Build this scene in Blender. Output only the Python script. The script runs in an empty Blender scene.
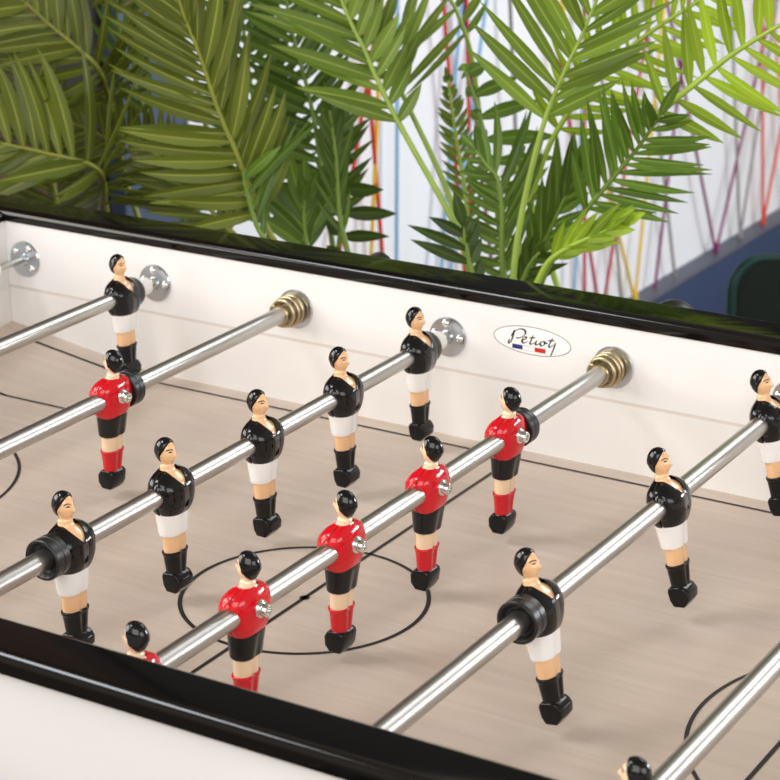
import bpy, bmesh, math, random
from math import sin, cos, pi, radians, sqrt, atan2
from mathutils import Vector, Matrix

# Table frame: millimetres, x along the playing field, y across it (0 = far inner wall),
# z = 0 at the rod axis.  The rod axis stands 0.9 m above the floor.
RODZ = 0.9
FIELD_Z = -83.4
YN = -657.0              # near inner wall
XL, XR = -20.0, 1070.0   # end walls
SP = 150.0               # rod spacing
rnd = random.Random(7)
scene = bpy.context.scene
COL = scene.collection
FRONDS = [
    (0,'olive',[(-0.2524,0.44,0.7543),(-0.2087,0.38,0.84),(-0.1291,0.27,0.9146),(-0.1733,0.24,0.9326),(-0.2168,0.22,0.9422),(-0.2811,0.2,0.9548)],{'LL':0.1047,'LR':0.1235,'aL':(38,30),'aR':(80,62),'w':0.01654,'sp':0.01543,'s0':0.32,'bend':0.22,'dark':1,'nopet':0}),
    (0,'olive',[(-0.2754,0.5,0.8345),(-0.2418,0.44,0.9336),(-0.1835,0.35,0.9985),(-0.1932,0.33,1.0247),(-0.2245,0.32,1.0504),(-0.2528,0.31,1.0762),(-0.3003,0.3,1.108)],{'LL':0.1035,'LR':0.0956,'aL':(52,46),'aR':(48,45),'w':0.01687,'sp':0.01462,'s0':0.34,'bend':0.15,'dark':1,'nopet':0}),
    (0,'olive',[(-0.0869,0.4,0.8209),(-0.106,0.4,0.8549),(-0.1258,0.4,0.8716),(-0.1796,0.41,0.8914),(-0.2448,0.42,0.9081),(-0.3022,0.42,0.9214)],{'LL':0.0964,'LR':0.0907,'aL':(60,40),'aR':(60,40),'w':0.01021,'sp':0.01134,'s0':0.1,'bend':0.2,'dark':0.75,'nopet':0}),
    (0,'olive',[(-0.3121,0.42,0.781),(-0.3158,0.42,0.8347),(-0.3322,0.42,0.9157),(-0.3719,0.42,0.9816)],{'LL':0.1066,'LR':0.0829,'aL':(60,40),'aR':(60,40),'w':0.01302,'sp':0.01539,'s0':0.1,'bend':0.2,'dark':0.65,'nopet':0}),
    (0,'mid',[(-0.1957,0.45,0.9252),(-0.224,0.45,0.9796),(-0.2351,0.45,1.0352),(-0.2397,0.45,1.1019)],{'LL':0.069,'LR':0.0863,'aL':(25,20),'aR':(35,24),'w':0.0092,'sp':0.01956,'s0':0.05,'bend':0.25,'dark':1,'nopet':0}),
    (0,'olive',[(-0.1113,0.44,0.9366),(-0.129,0.44,1.0019),(-0.1609,0.44,1.052),(-0.2288,0.43,1.0677),(-0.2861,0.43,1.0608)],{'LL':0.0249,'LR':0.0453,'aL':(55,40),'aR':(60,40),'w':0.01246,'sp':0.02039,'s0':0.4,'bend':0.2,'dark':0.7,'nopet':0}),
    (1,'olive',[(0.1338,0.24,0.8529),(0.113,0.23,0.8955),(0.102,0.22,0.9347),(0.0935,0.21,0.9718),(0.0819,0.2,1.0118),(0.0689,0.19,1.0665),(0.058,0.18,1.109),(0.05,0.17,1.1538)],{'LL':0.1133,'LR':0.1016,'aL':(78,22),'aR':(52,16),'w':0.01416,'sp':0.01074,'s0':0.2,'bend':0.25,'dark':1,'nopet':0}),
    (1,'mid',[(0.058,0.44,0.7978),(0.0427,0.44,0.8989),(0.0287,0.44,0.974),(0.0072,0.44,1.0472),(-0.0064,0.44,1.1201)],{'LL':0.0867,'LR':0.0759,'aL':(65,45),'aR':(65,45),'w':0.01192,'sp':0.013,'s0':0.15,'bend':0.2,'dark':0.8,'nopet':0}),
    (1,'mid',[(-0.0416,0.46,0.7921),(-0.0493,0.46,0.9059),(-0.063,0.46,0.9828),(-0.0736,0.46,1.0696),(-0.0788,0.46,1.1123)],{'LL':0.0835,'LR':0.0835,'aL':(65,45),'aR':(65,45),'w':0.01224,'sp':0.01336,'s0':0.1,'bend':0.2,'dark':0.8,'nopet':0}),
    (1,'mid',[(0.1203,0.3,0.8357),(0.1135,0.3,0.8644),(0.1116,0.3,0.8903),(0.1131,0.3,0.9062)],{'LL':0.0968,'LR':0.0968,'aL':(44,14),'aR':(42,12),'w':0.01427,'sp':0.00917,'s0':0.3,'bend':0.02,'dark':1.0,'nopet':0}),
    (1,'mid',[(0.1094,0.36,0.8113),(0.1162,0.36,0.8557),(0.1217,0.36,0.9045),(0.1245,0.36,0.9312)],{'LL':0.025,'LR':0.0562,'aL':(40,25),'aR':(88,80),'w':0.01561,'sp':0.02705,'s0':0.15,'bend':0.02,'dark':0.5,'nopet':0}),
    (1,'mid',[(0.1662,0.3,0.8489),(0.1549,0.3,0.8962),(0.151,0.3,0.9521),(0.1446,0.3,1.0019)],{'LL':0.0602,'LR':0.0602,'aL':(28,16),'aR':(22,14),'w':0.00602,'sp':0.01404,'s0':0.2,'bend':0.3,'dark':0.7,'nopet':0}),
    (1,'mid',[(0.1656,0.21,0.8582),(0.1218,0.21,0.8923),(0.1099,0.205,0.9311),(0.1083,0.2,0.9558)],{'LL':0.0039,'LR':0.1094,'aL':(50,30),'aR':(38,52),'w':0.01075,'sp':0.01563,'s0':0.42,'bend':-0.28,'dark':1.05,'nopet':0}),
    (1,'olive',[(0.0029,0.34,0.839),(-0.0288,0.34,0.8621),(-0.0602,0.34,0.8963),(-0.1122,0.34,0.9228)],{'LL':0.086,'LR':0.0645,'aL':(50,30),'aR':(70,50),'w':0.00968,'sp':0.01075,'s0':0.1,'bend':0.2,'dark':0.75,'nopet':0}),
    (2,'bright',[(0.2954,0.3,0.8902),(0.2784,0.3,0.919),(0.2265,0.3,0.9941),(0.1994,0.3,1.0384),(0.1859,0.3,1.0645),(0.1702,0.3,1.0902),(0.1523,0.3,1.1255),(0.1355,0.3,1.1578)],{'LL':0.1156,'LR':0.0568,'aL':(48,38),'aR':(58,40),'w':0.01371,'sp':0.01567,'s0':0.42,'bend':0.1,'dark':1,'nopet':0}),
    (2,'bright',[(0.2729,0.34,0.8825),(0.252,0.34,0.9329),(0.2128,0.34,1.0019),(0.1807,0.34,1.0555),(0.1486,0.34,1.102),(0.121,0.34,1.1421)],{'LL':0.0599,'LR':0.0699,'aL':(50,40),'aR':(55,45),'w':0.01198,'sp':0.01897,'s0':0.55,'bend':0.1,'dark':1,'nopet':0}),
    (2,'bright',[(0.2037,0.5,0.9603),(0.2045,0.48,1.0275),(0.2035,0.46,1.0669),(0.1947,0.44,1.0996),(0.1535,0.42,1.1192)],{'LL':0.1169,'LR':0.0522,'aL':(100,90),'aR':(60,45),'w':0.01148,'sp':0.0167,'s0':0.5,'bend':0.0,'dark':1,'nopet':0}),
    (2,'mid',[(0.3412,0.3,0.8517),(0.3394,0.3,0.8965),(0.339,0.3,0.9242),(0.3341,0.3,0.955),(0.322,0.3,0.9681),(0.3099,0.3,0.9812)],{'LL':0.0462,'LR':0.0962,'aL':(70,55),'aR':(24,40),'w':0.00866,'sp':0.00962,'s0':0.08,'bend':0.4,'dark':1.0,'nopet':0}),
    (2,'mid',[(0.3357,0.26,0.8612),(0.3268,0.26,0.8787),(0.3222,0.26,0.8998),(0.3188,0.26,0.9179)],{'LL':0.0667,'LR':0.0286,'aL':(58,50),'aR':(40,30),'w':0.01238,'sp':0.01524,'s0':0.1,'bend':0.02,'dark':0.45,'nopet':0}),
    (2,'bright',[(0.1934,0.5,0.7881),(0.1876,0.5,0.8712),(0.1735,0.5,0.9461),(0.1646,0.5,0.999)],{'LL':0.0302,'LR':0.0302,'aL':(50,40),'aR':(50,40),'w':0.00646,'sp':0.0097,'s0':0.25,'bend':0.2,'dark':0.8,'nopet':0}),
    (2,'mid',[(0.29,0.4,0.8209),(0.2732,0.4,0.936),(0.2564,0.4,0.9955),(0.2411,0.4,1.0343)],{'LL':0.0142,'LR':0.0761,'aL':(40,30),'aR':(100,80),'w':0.0142,'sp':0.02231,'s0':0.45,'bend':0.02,'dark':1.1,'nopet':0}),
    (2,'bright',[(0.2548,0.5,0.7862),(0.2527,0.5,0.8359),(0.2505,0.5,0.8903),(0.2461,0.5,0.933)],{'LL':0.0427,'LR':0.0491,'aL':(120,110),'aR':(60,50),'w':0.00747,'sp':0.01387,'s0':0.1,'bend':0.2,'dark':0.75,'nopet':0}),
    (3,'bright',[(0.3829,0.24,0.8727),(0.3882,0.24,0.9227),(0.3995,0.24,0.9809),(0.4136,0.24,1.0334),(0.4306,0.24,1.0759),(0.4483,0.24,1.1132),(0.469,0.24,1.1629)],{'LL':0.1164,'LR':0.0946,'aL':(64,38),'aR':(44,34),'w':0.01273,'sp':0.01455,'s0':0.55,'bend':0.06,'dark':1,'nopet':0}),
    (3,'mid',[(0.3967,0.27,0.867),(0.4067,0.27,0.89),(0.4415,0.27,0.9449),(0.4734,0.27,0.9865),(0.4987,0.26,1.0164),(0.5214,0.25,1.048)],{'LL':0.0956,'LR':0.0809,'aL':(44,36),'aR':(62,42),'w':0.00965,'sp':0.01011,'s0':0.42,'bend':0.08,'dark':1.05,'nopet':0}),
    (3,'lime',[(0.5118,0.255,1.0379),(0.5214,0.26,1.0523),(0.5458,0.28,1.0771),(0.5745,0.28,1.1019),(0.616,0.28,1.1307),(0.6589,0.28,1.1556)],{'LL':0.0745,'LR':0.0816,'aL':(66,56),'aR':(72,60),'w':0.00976,'sp':0.01508,'s0':0.08,'bend':0.06,'dark':1,'nopet':1}),
    (3,'lime',[(0.4018,0.25,0.873),(0.4188,0.25,0.9026),(0.455,0.25,0.9269),(0.4884,0.25,0.9447)],{'LL':0.0535,'LR':0.0406,'aL':(26,8),'aR':(24,6),'w':0.01014,'sp':0.01014,'s0':0.3,'bend':0.05,'dark':1,'nopet':0}),
    (3,'lime',[(0.3065,0.42,0.9048),(0.3299,0.42,0.9694),(0.3701,0.42,1.0289),(0.4218,0.42,1.0779),(0.4818,0.42,1.121),(0.5205,0.42,1.1473)],{'LL':0.0708,'LR':0.0708,'aL':(60,50),'aR':(66,50),'w':0.00886,'sp':0.01377,'s0':0.25,'bend':0.12,'dark':1,'nopet':0}),
    (3,'mid',[(0.3495,0.33,0.8461),(0.3704,0.33,0.8937),(0.3877,0.33,0.9318),(0.4058,0.33,0.9673)],{'LL':0.0918,'LR':0.0387,'aL':(26,16),'aR':(40,20),'w':0.01257,'sp':0.01353,'s0':0.2,'bend':0.02,'dark':1.0,'nopet':0}),
    (3,'mid',[(0.3598,0.3,0.8535),(0.3701,0.3,0.8771),(0.3806,0.3,0.8905)],{'LL':0.0384,'LR':0.0423,'aL':(30,30),'aR':(55,40),'w':0.01057,'sp':0.01153,'s0':0.1,'bend':0.2,'dark':0.55,'nopet':0}),
]
STRINGS = [
    ('plum',(-0.425,2.6948,0.182),[(-0.425,2.1771,1.16),(-0.425,3.1902,1.16)]),
    ('grey',(-0.425,2.828,0.182),[(-0.425,2.6173,1.16),(-0.425,3.1086,1.16)]),
    ('vermilion',(-0.425,2.9605,0.182),[(-0.425,2.8154,1.16),(-0.425,3.3472,1.16)]),
    ('grey',(-0.425,2.4824,0.182),[(-0.425,2.1549,1.16)]),
    ('yellow',(-0.425,2.2892,0.182),[(-0.425,1.7506,1.16),(-0.425,2.4329,1.16)]),
    ('crimson',(-0.425,2.1351,0.182),[(-0.425,1.7685,1.16),(-0.425,2.4336,1.16)]),
    ('grey',(-0.425,2.2307,0.182),[(-0.425,1.9774,1.16)]),
    ('sky',(-0.425,2.0134,0.182),[(-0.425,2.042,1.16)]),
    ('scarlet',(-0.425,1.6307,0.182),[(-0.425,1.577,1.16),(-0.425,1.4732,1.16)]),
    ('sky',(-0.425,1.4789,0.182),[(-0.425,1.7365,1.16),(-0.425,1.6126,1.16)]),
    ('taupe',(-0.425,1.8223,0.182),[(-0.425,1.7056,1.16)]),
    ('yellow',(-0.425,1.2627,0.182),[(-0.425,1.3518,1.16)]),
    ('sky',(-0.425,1.3661,0.182),[(-0.425,1.379,1.16)]),
    ('scarlet',(-0.425,1.3719,0.182),[(-0.425,1.2409,1.16)]),
    ('scarlet',(-0.425,1.0778,0.182),[(-0.425,1.4075,1.16)]),
    ('plum',(-0.425,1.7416,0.182),[(-0.425,1.5144,1.16)]),
    ('crimson',(-0.425,2.0635,0.182),[(-0.425,2.0043,1.16)]),
    ('plum',(-0.425,2.3829,0.182),[(-0.425,2.5782,1.16)]),
    ('orange',(-0.425,3.1242,0.182),[(-0.425,2.77,1.16)]),
]
STRING_LABELS = [
    'plum purple cord meeting in a V on the blue ledge', 'thin grey cord meeting in a V between the plum and red cords',
    'vermilion red cord meeting in a V nearest the right edge', 'single grey cord meeting the ledge left of the plum V',
    'yellow cord meeting in a V at the start of the blue ledge', 'crimson cord meeting in a V behind the table rail left of the yellow one',
    'single grey cord just left of the yellow V', 'pale blue cord under the low bright palm fan',
    'scarlet cord falling from the top edge between middle and right palms', 'pale blue cord slanting beside the scarlet cord behind the middle palm',
    'taupe cord behind the right palm near the top edge', 'yellow cord slanting through the gap between the left and middle palms',
    'pale blue cord hanging straight beside the slanting yellow cord', 'scarlet cord crossing the slanting yellow cord',
    'scarlet cord glimpsed behind the leaves left of the yellow cord', 'plum cord low behind the dark leaves of the middle palm',
    'single crimson cord rising behind the right palm', 'single plum cord rising between the lime fronds at right', 'orange cord at the right edge']
CHAIR_TOP = .70

def W(x, y, z):
    return Vector((x / 1000.0, y / 1000.0, z / 1000.0 + RODZ))

# ------------------------------------------------------------------ materials
def new_mat(name):
    m = bpy.data.materials.new(name); m.use_nodes = True
    return m, m.node_tree, m.node_tree.nodes['Principled BSDF']

def mat(name, col, rough=.4, metal=0.0, coat=0.0, spec=.5, bump=0.0, bscale=200, vary=0.0, vscale=30):
    m, nt, b = new_mat(name)
    b.inputs['Base Color'].default_value = (*col, 1)
    b.inputs['Roughness'].default_value = rough
    b.inputs['Metallic'].default_value = metal
    b.inputs['Coat Weight'].default_value = coat
    b.inputs['Coat Roughness'].default_value = .05
    b.inputs['Specular IOR Level'].default_value = spec
    tc = nt.nodes.new('ShaderNodeTexCoord')
    nz = nt.nodes.new('ShaderNodeTexNoise'); nz.inputs['Scale'].default_value = vscale
    nt.links.new(tc.outputs['Object'], nz.inputs['Vector'])
    mx = nt.nodes.new('ShaderNodeMix'); mx.data_type = 'RGBA'
    mx.inputs['A'].default_value = (*[c * (1 - vary) for c in col], 1)
    mx.inputs['B'].default_value = (*[min(1, c * (1 + vary)) for c in col], 1)
    nt.links.new(nz.outputs['Fac'], mx.inputs['Factor'])
    nt.links.new(mx.outputs['Result'], b.inputs['Base Color'])
    if bump:
        n2 = nt.nodes.new('ShaderNodeTexNoise'); n2.inputs['Scale'].default_value = bscale
        nt.links.new(tc.outputs['Object'], n2.inputs['Vector'])
        bp = nt.nodes.new('ShaderNodeBump'); bp.inputs['Strength'].default_value = bump
        bp.inputs['Distance'].default_value = .002
        nt.links.new(n2.outputs['Fac'], bp.inputs['Height'])
        nt.links.new(bp.outputs['Normal'], b.inputs['Normal'])
    return m

def streak_mat(name, c1, c2, scale, rough, bump=0.0, metal=0.0):
    """directional grain: noise squeezed along one axis"""
    m, nt, b = new_mat(name)
    tc = nt.nodes.new('ShaderNodeTexCoord')
    mp = nt.nodes.new('ShaderNodeMapping'); mp.inputs['Scale'].default_value = scale
    nz = nt.nodes.new('ShaderNodeTexNoise'); nz.inputs['Scale'].default_value = 1
    nz.inputs['Detail'].default_value = 6; nz.inputs['Roughness'].default_value = .6
    nz.inputs['Distortion'].default_value = .4
    cr = nt.nodes.new('ShaderNodeValToRGB')
    cr.color_ramp.elements[0].position = .3; cr.color_ramp.elements[0].color = (*c1, 1)
    cr.color_ramp.elements[1].position = .68; cr.color_ramp.elements[1].color = (*c2, 1)
    nt.links.new(tc.outputs['Object'], mp.inputs['Vector'])
    nt.links.new(mp.outputs['Vector'], nz.inputs['Vector'])
    nt.links.new(nz.outputs['Fac'], cr.inputs['Fac'])
    nt.links.new(cr.outputs['Color'], b.inputs['Base Color'])
    b.inputs['Roughness'].default_value = rough
    b.inputs['Metallic'].default_value = metal
    if bump:
        bp = nt.nodes.new('ShaderNodeBump'); bp.inputs['Strength'].default_value = bump
        bp.inputs['Distance'].default_value = .001
        nt.links.new(nz.outputs['Fac'], bp.inputs['Height'])
        nt.links.new(bp.outputs['Normal'], b.inputs['Normal'])
    return m

def leaf_mat(name, dark, mid, rib, trans=.35):
    m, nt, b = new_mat(name)
    at = nt.nodes.new('ShaderNodeAttribute'); at.attribute_name = 'tone'
    sx = nt.nodes.new('ShaderNodeSeparateColor')
    nt.links.new(at.outputs['Color'], sx.inputs['Color'])
    m1 = nt.nodes.new('ShaderNodeMix'); m1.data_type = 'RGBA'
    m1.inputs['A'].default_value = (*dark, 1); m1.inputs['B'].default_value = (*mid, 1)
    nt.links.new(sx.outputs['Green'], m1.inputs['Factor'])
    m2 = nt.nodes.new('ShaderNodeMix'); m2.data_type = 'RGBA'
    m2.inputs['B'].default_value = (*rib, 1)
    nt.links.new(m1.outputs['Result'], m2.inputs['A'])
    nt.links.new(sx.outputs['Red'], m2.inputs['Factor'])
    m3 = nt.nodes.new('ShaderNodeMix'); m3.data_type = 'RGBA'; m3.blend_type = 'MULTIPLY'
    m3.inputs['Factor'].default_value = 1
    cb = nt.nodes.new('ShaderNodeCombineColor')
    for k in ('Red', 'Green', 'Blue'):
        nt.links.new(sx.outputs['Blue'], cb.inputs[k])
    nt.links.new(m2.outputs['Result'], m3.inputs['A'])
    nt.links.new(cb.outputs['Color'], m3.inputs['B'])
    nt.links.new(m3.outputs['Result'], b.inputs['Base Color'])
    b.inputs['Roughness'].default_value = .42
    b.inputs['Specular IOR Level'].default_value = .4
    tr = nt.nodes.new('ShaderNodeBsdfTranslucent')
    nt.links.new(m3.outputs['Result'], tr.inputs['Color'])
    ms = nt.nodes.new('ShaderNodeMixShader'); ms.inputs['Fac'].default_value = trans
    nt.links.new(b.outputs['BSDF'], ms.inputs[1]); nt.links.new(tr.outputs['BSDF'], ms.inputs[2])
    nt.links.new(ms.outputs['Shader'], nt.nodes['Material Output'].inputs['Surface'])
    return m

M = {}
M['white_panel'] = mat('white_lacquer', (.83, .815, .80), .35, vary=.015, vscale=6)
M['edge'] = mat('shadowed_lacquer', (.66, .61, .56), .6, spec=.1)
M['kick'] = mat('cream_lacquer', (.82, .795, .77), .35, vary=.015, vscale=6)
M['gloss_black'] = mat('gloss_black', (.004, .0035, .003), .09, spec=.42)
M['field'] = streak_mat('pale_wood_field', (.545, .447, .370), (.620, .520, .438), (9, 110, 1), .42)
M['line'] = mat('line_black', (.012, .010, .009), .5)
M['steel'] = streak_mat('brushed_steel', (.47, .455, .43), (.56, .545, .52), (300, 12, 300), .33, metal=1)
M['zinc'] = mat('zinc_plate', (.62, .66, .70), .22, metal=1, vary=.12, vscale=60)
M['screw'] = mat('screw_steel', (.80, .80, .78), .15, metal=1)
M['brass'] = mat('yellow_zinc_spring', (.50, .41, .25), .28, metal=1, vary=.25, vscale=120)
M['gold_rod'] = mat('golden_steel', (.78, .66, .42), .2, metal=1)
M['bush'] = mat('white_plastic', (.85, .83, .80), .35)
M['rubber'] = mat('black_rubber', (.012, .012, .013), .34, bump=.05, bscale=900)
M['skin'] = mat('skin_enamel', (.86, .52, .27), .2, coat=.5, vary=.03)
M['skin_pale'] = mat('pale_skin_enamel', (.88, .64, .42), .2, coat=.5, vary=.03)
M['black'] = mat('black_enamel', (.004, .004, .0045), .09, coat=.2, spec=.35, bump=.12, bscale=260)
M['shoe'] = mat('black_enamel_boot', (.004, .004, .0045), .15, coat=.1, spec=.3, bump=.15, bscale=200)
M['red'] = mat('red_enamel', (.60, .004, .012), .10, coat=.25, spec=.4, bump=.10, bscale=220)
M['white'] = mat('white_enamel', (.88, .87, .85), .16, coat=.5, bump=.05, bscale=200)
M['ink'] = mat('face_ink', (.03, .012, .008), .3)
M['lip'] = mat('lip_paint', (.50, .13, .08), .3)
M['logo_ink'] = mat('logo_ink', (.015, .012, .012), .5)
M['logo_blue'] = mat('logo_blue', (.008, .025, .20), .5)
M['logo_red'] = mat('logo_red', (.58, .015, .01), .5)
M['logo_white'] = mat('logo_white', (.9, .88, .86), .5)
M['wall_white'] = streak_mat('white_boards', (.84, .865, .90), (.885, .91, .94), (5, 18, 1.2), .6, bump=.0)
M['wall_blue'] = mat('slate_blue_paint', (.055, .085, .165), .6, vary=.06, vscale=4)
M['plinth'] = mat('navy_paint', (.032, .056, .128), .45, vary=.06, vscale=4)
M['plinth_top'] = mat('grey_blue_paint', (.080, .090, .122), .5, vary=.06, vscale=4)
M['wall_dark'] = mat('dark_brown_wall', (.020, .010, .008), .7, vary=.3, vscale=5)
M['wall_rust'] = mat('rust_brown_wall', (.085, .032, .018), .7, vary=.25, vscale=9)
M['charcoal'] = mat('charcoal_paint', (.012, .012, .013), .7, vary=.1, vscale=4)
M['floor'] = streak_mat('dark_floor_boards', (.06, .045, .036), (.11, .085, .07), (4, 30, 1), .45)
M['chair'] = mat('dark_green_shell', (.003, .008, .005), .6, spec=.2, vary=.08)
M['chair_rim'] = mat('dark_green_rim', (.006, .035, .03), .45, spec=.3)
M['pot'] = mat('grey_planter', (.12, .12, .12), .6, vary=.1)
M['soil'] = mat('dark_soil', (.03, .02, .014), .9, bump=.6, bscale=80, vary=.3)
M['leg'] = mat('white_leg', (.8, .78, .75), .4)
STR = dict(plum=(.22, .012, .12), grey=(.30, .27, .26), taupe=(.22, .20, .19), vermilion=(.72, .06, .02),
           yellow=(.82, .52, .02), crimson=(.48, .012, .06), sky=(.28, .52, .78), scarlet=(.62, .03, .02), orange=(.85, .25, .05))
for k, c in STR.items():
    M['string_' + k] = mat('yarn_' + k, c, .8, bump=.4, bscale=600, vary=.15, vscale=200)
LEAF = dict(
    olive=leaf_mat('leaf_olive', (.095, .130, .014), (.190, .235, .024), (.44, .48, .075), .32),
    mid=leaf_mat('leaf_mid', (.075, .150, .018), (.150, .265, .030), (.28, .40, .07), .35),
    bright=leaf_mat('leaf_bright', (.125, .215, .022), (.235, .355, .038), (.42, .52, .10), .40),
    lime=leaf_mat('leaf_lime', (.23, .36, .016), (.38, .54, .030), (.50, .62, .08), .45))
STEM = dict(
    olive=mat('stem_olive', (.26, .28, .035), .45, vary=.2),
    mid=mat('stem_mid', (.16, .25, .035), .45, vary=.2),
    bright=mat('stem_bright', (.30, .42, .07), .45, vary=.2),
    lime=mat('stem_lime', (.34, .48, .05), .45, vary=.2))

# ------------------------------------------------------------------ mesh helpers
class MB:
    """collects vertices and faces (metres, parent's local frame)"""
    def __init__(s): s.v = []; s.f = []; s.c = None
    def add(s, vs, fs):
        o = len(s.v); s.v += [Vector(v) for v in vs]; s.f += [tuple(i + o for i in f) for f in fs]
        return s
    def box(s, lo, hi):
        x0, y0, z0 = lo; x1, y1, z1 = hi
        return s.add([(x0,y0,z0),(x1,y0,z0),(x1,y1,z0),(x0,y1,z0),(x0,y0,z1),(x1,y0,z1),(x1,y1,z1),(x0,y1,z1)],
                     [(0,3,2,1),(4,5,6,7),(0,1,5,4),(1,2,6,5),(2,3,7,6),(3,0,4,7)])
    def rings(s, rings, cap0=True, cap1=True, closed=True):
        n = len(rings[0]); vs = [p for r in rings for p in r]; fs = []
        for i in range(len(rings) - 1):
            for j in range(n if closed else n - 1):
                a = i*n + j; b = i*n + (j+1) % n
                fs.append((a, b, b + n, a + n))
        if cap0: fs.append(tuple(reversed(range(n))))
        if cap1: fs.append(tuple(range((len(rings)-1)*n, len(rings)*n)))
        return s.add(vs, fs)
    def tube(s, pts, r, n=12, cap=True):
        pts = [Vector(p) for p in pts]; rs = r if isinstance(r, (list, tuple)) else [r]*len(pts)
        up = None; R = []
        for i, p in enumerate(pts):
            t = (pts[min(i+1, len(pts)-1)] - pts[max(i-1, 0)]).normalized()
            if up is None:
                up = Vector((0,0,1)) if abs(t.z) < .9 else Vector((1,0,0))
            u = (up - t * up.dot(t)).normalized(); up = u; w = t.cross(u)
            R.append([p + (u*cos(2*pi*k/n) + w*sin(2*pi*k/n)) * rs[i] for k in range(n)])
        return s.rings(R, cap, cap)
    def lathe(s, prof, axis='y', n=40, origin=(0,0,0), cap=True):
        """prof: (radius, position along the axis)"""
        o = Vector(origin); R = []
        for r, h in prof:
            ring = []
            for k in range(n):
                a = 2*pi*k/n
                if axis == 'y': q = Vector((r*cos(a), h, r*sin(a)))
                elif axis == 'x': q = Vector((h, r*cos(a), r*sin(a)))
                else: q = Vector((r*cos(a), r*sin(a), h))
                ring.append(o + q)
            R.append(ring)
        return s.rings(R, cap, cap)
    def mesh(s, name, m, smooth=40, bevel=0, fix=True):
        me = bpy.data.meshes.new(name); me.from_pydata([tuple(v) for v in s.v], [], s.f)
        if fix:
            bm = bmesh.new(); bm.from_mesh(me)
            bmesh.ops.recalc_face_normals(bm, faces=bm.faces)
            if bevel:
                es = [e for e in bm.edges if len(e.link_faces) == 2 and e.calc_face_angle(0) > radians(35)]
                bmesh.ops.bevel(bm, geom=es, offset=bevel, segments=3, profile=.5, affect='EDGES')
            bm.to_mesh(me); bm.free()
        me.materials.append(m)
        if smooth:
            me.polygons.foreach_set('use_smooth', [True]*len(me.polygons))
            if smooth < 180:
                me.set_sharp_from_angle(angle=radians(smooth))
        me.update(); return me

def link(name, me, parent=None):
    o = bpy.data.objects.new(name, me); COL.objects.link(o)
    if parent is not None: o.parent = parent
    return o

def tag(o, label=None, cat=None, group=None, kind=None):
    if label: o['label'] = label
    if cat: o['category'] = cat
    if group: o['group'] = group
    if kind: o['kind'] = kind
    return o

def empty(name, loc):
    o = bpy.data.objects.new(name, None); COL.objects.link(o)
    o.location = loc; o.empty_display_size = .05
    return o

def shift(mb, off):
    mb.v = [v - off for v in mb.v]; return mb

# ------------------------------------------------------------------ table
TB = Vector((.525, -.3285, 0))
table = tag(empty('football_table', TB), 'white table football cabinet with black rails and pale wood playing field', 'football table')

def tpart(name, mb, m, smooth=40, bevel=0, parent=table):
    return link(name, shift(mb, TB).mesh(name, m, smooth, bevel), parent)

def field_h(x, y):
    dx = min(x - XL, XR - x); dy = min(-y, y - YN)
    return 23.0 * max(0.0, 1 - dx/165.0 - dy/250.0)

# playing field with its four raised corners
mb = MB(); nx, ny = 180, 110
for j in range(ny + 1):
    for i in range(nx + 1):
        x = XL + (XR - XL)*i/nx; y = YN - YN*j/ny
        mb.v.append(W(x, y, FIELD_Z + field_h(x, y)))
mb.f = [(j*(nx+1)+i, j*(nx+1)+i+1, (j+1)*(nx+1)+i+1, (j+1)*(nx+1)+i) for j in range(ny) for i in range(nx)]
tpart('playing_field', mb, M['field'], 30)
mb = MB().box(W(XL - 2, YN - 2, FIELD_Z - 18), W(XR + 2, 2, FIELD_Z - 3))
tpart('field_board', mb, M['white_panel'], 30)

# printed markings (ribbons a fraction of a millimetre over the field)
mk = MB()
def ribbon(pts, w=2.6, closed=False):
    n = len(pts); L = []; 
    for i, (x, y) in enumerate(pts):
        a = pts[(i-1) % n] if (closed or i > 0) else pts[i]
        b = pts[(i+1) % n] if (closed or i < n-1) else pts[i]
        tx, ty = b[0]-a[0], b[1]-a[1]; l = sqrt(tx*tx+ty*ty) or 1
        nxx, nyy = -ty/l*w/2, tx/l*w/2
        L.append([(x+nxx, y+nyy), (x-nxx, y-nyy)])
    vs = [W(px, py, FIELD_Z + field_h(px, py) + .35) for q in L for (px, py) in q]
    fs = [(2*i, 2*i+1, (2*i+3) % (2*n), (2*i+2) % (2*n)) for i in range(n if closed else n-1)]
    mk.add(vs, fs)
def seg(x0, y0, x1, y1, w=3.1, n=60):
    ribbon([(x0+(x1-x0)*i/n, y0+(y1-y0)*i/n) for i in range(n+1)], w)
YC = YN/2
seg(XL+20, -20, XR-20, -20); seg(XL+20, YN+20, XR-20, YN+20)
seg(XL+20, -18.7, XL+20, YN+18.7); seg(XR-20, -18.7, XR-20, YN+18.7)
seg(525, -20, 525, YN+20)
ribbon([(525+86.4*cos(2*pi*k/120), YC+86.4*sin(2*pi*k/120)) for k in range(120)], 3.1, True)
ribbon([(525+1.9*cos(2*pi*k/24), YC+1.9*sin(2*pi*k/24)) for k in range(24)], 3.6, True)
for xg, xb, xc, sg in ((XL+20, 165, 90, 1), (XR-20, 885, 960, -1)):
    seg(xg, -115, xb, -115); seg(xg, YN+115, xb, YN+115); seg(xb, -113.7, xb, YN+113.7)
    seg(xg, -215, xg + 62*sg, -215); seg(xg, YN+215, xg + 62*sg, YN+215); seg(xg+62*sg, -213.7, xg+62*sg, YN+213.7)
    a0 = math.acos(75/135.0)
    ribbon([(xc+sg*135*cos(-a0+2*a0*k/60), YC+135*sin(-a0+2*a0*k/60)) for k in range(61)], 2.8)
tpart('field_marking', mk, M['line'], 0)

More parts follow.
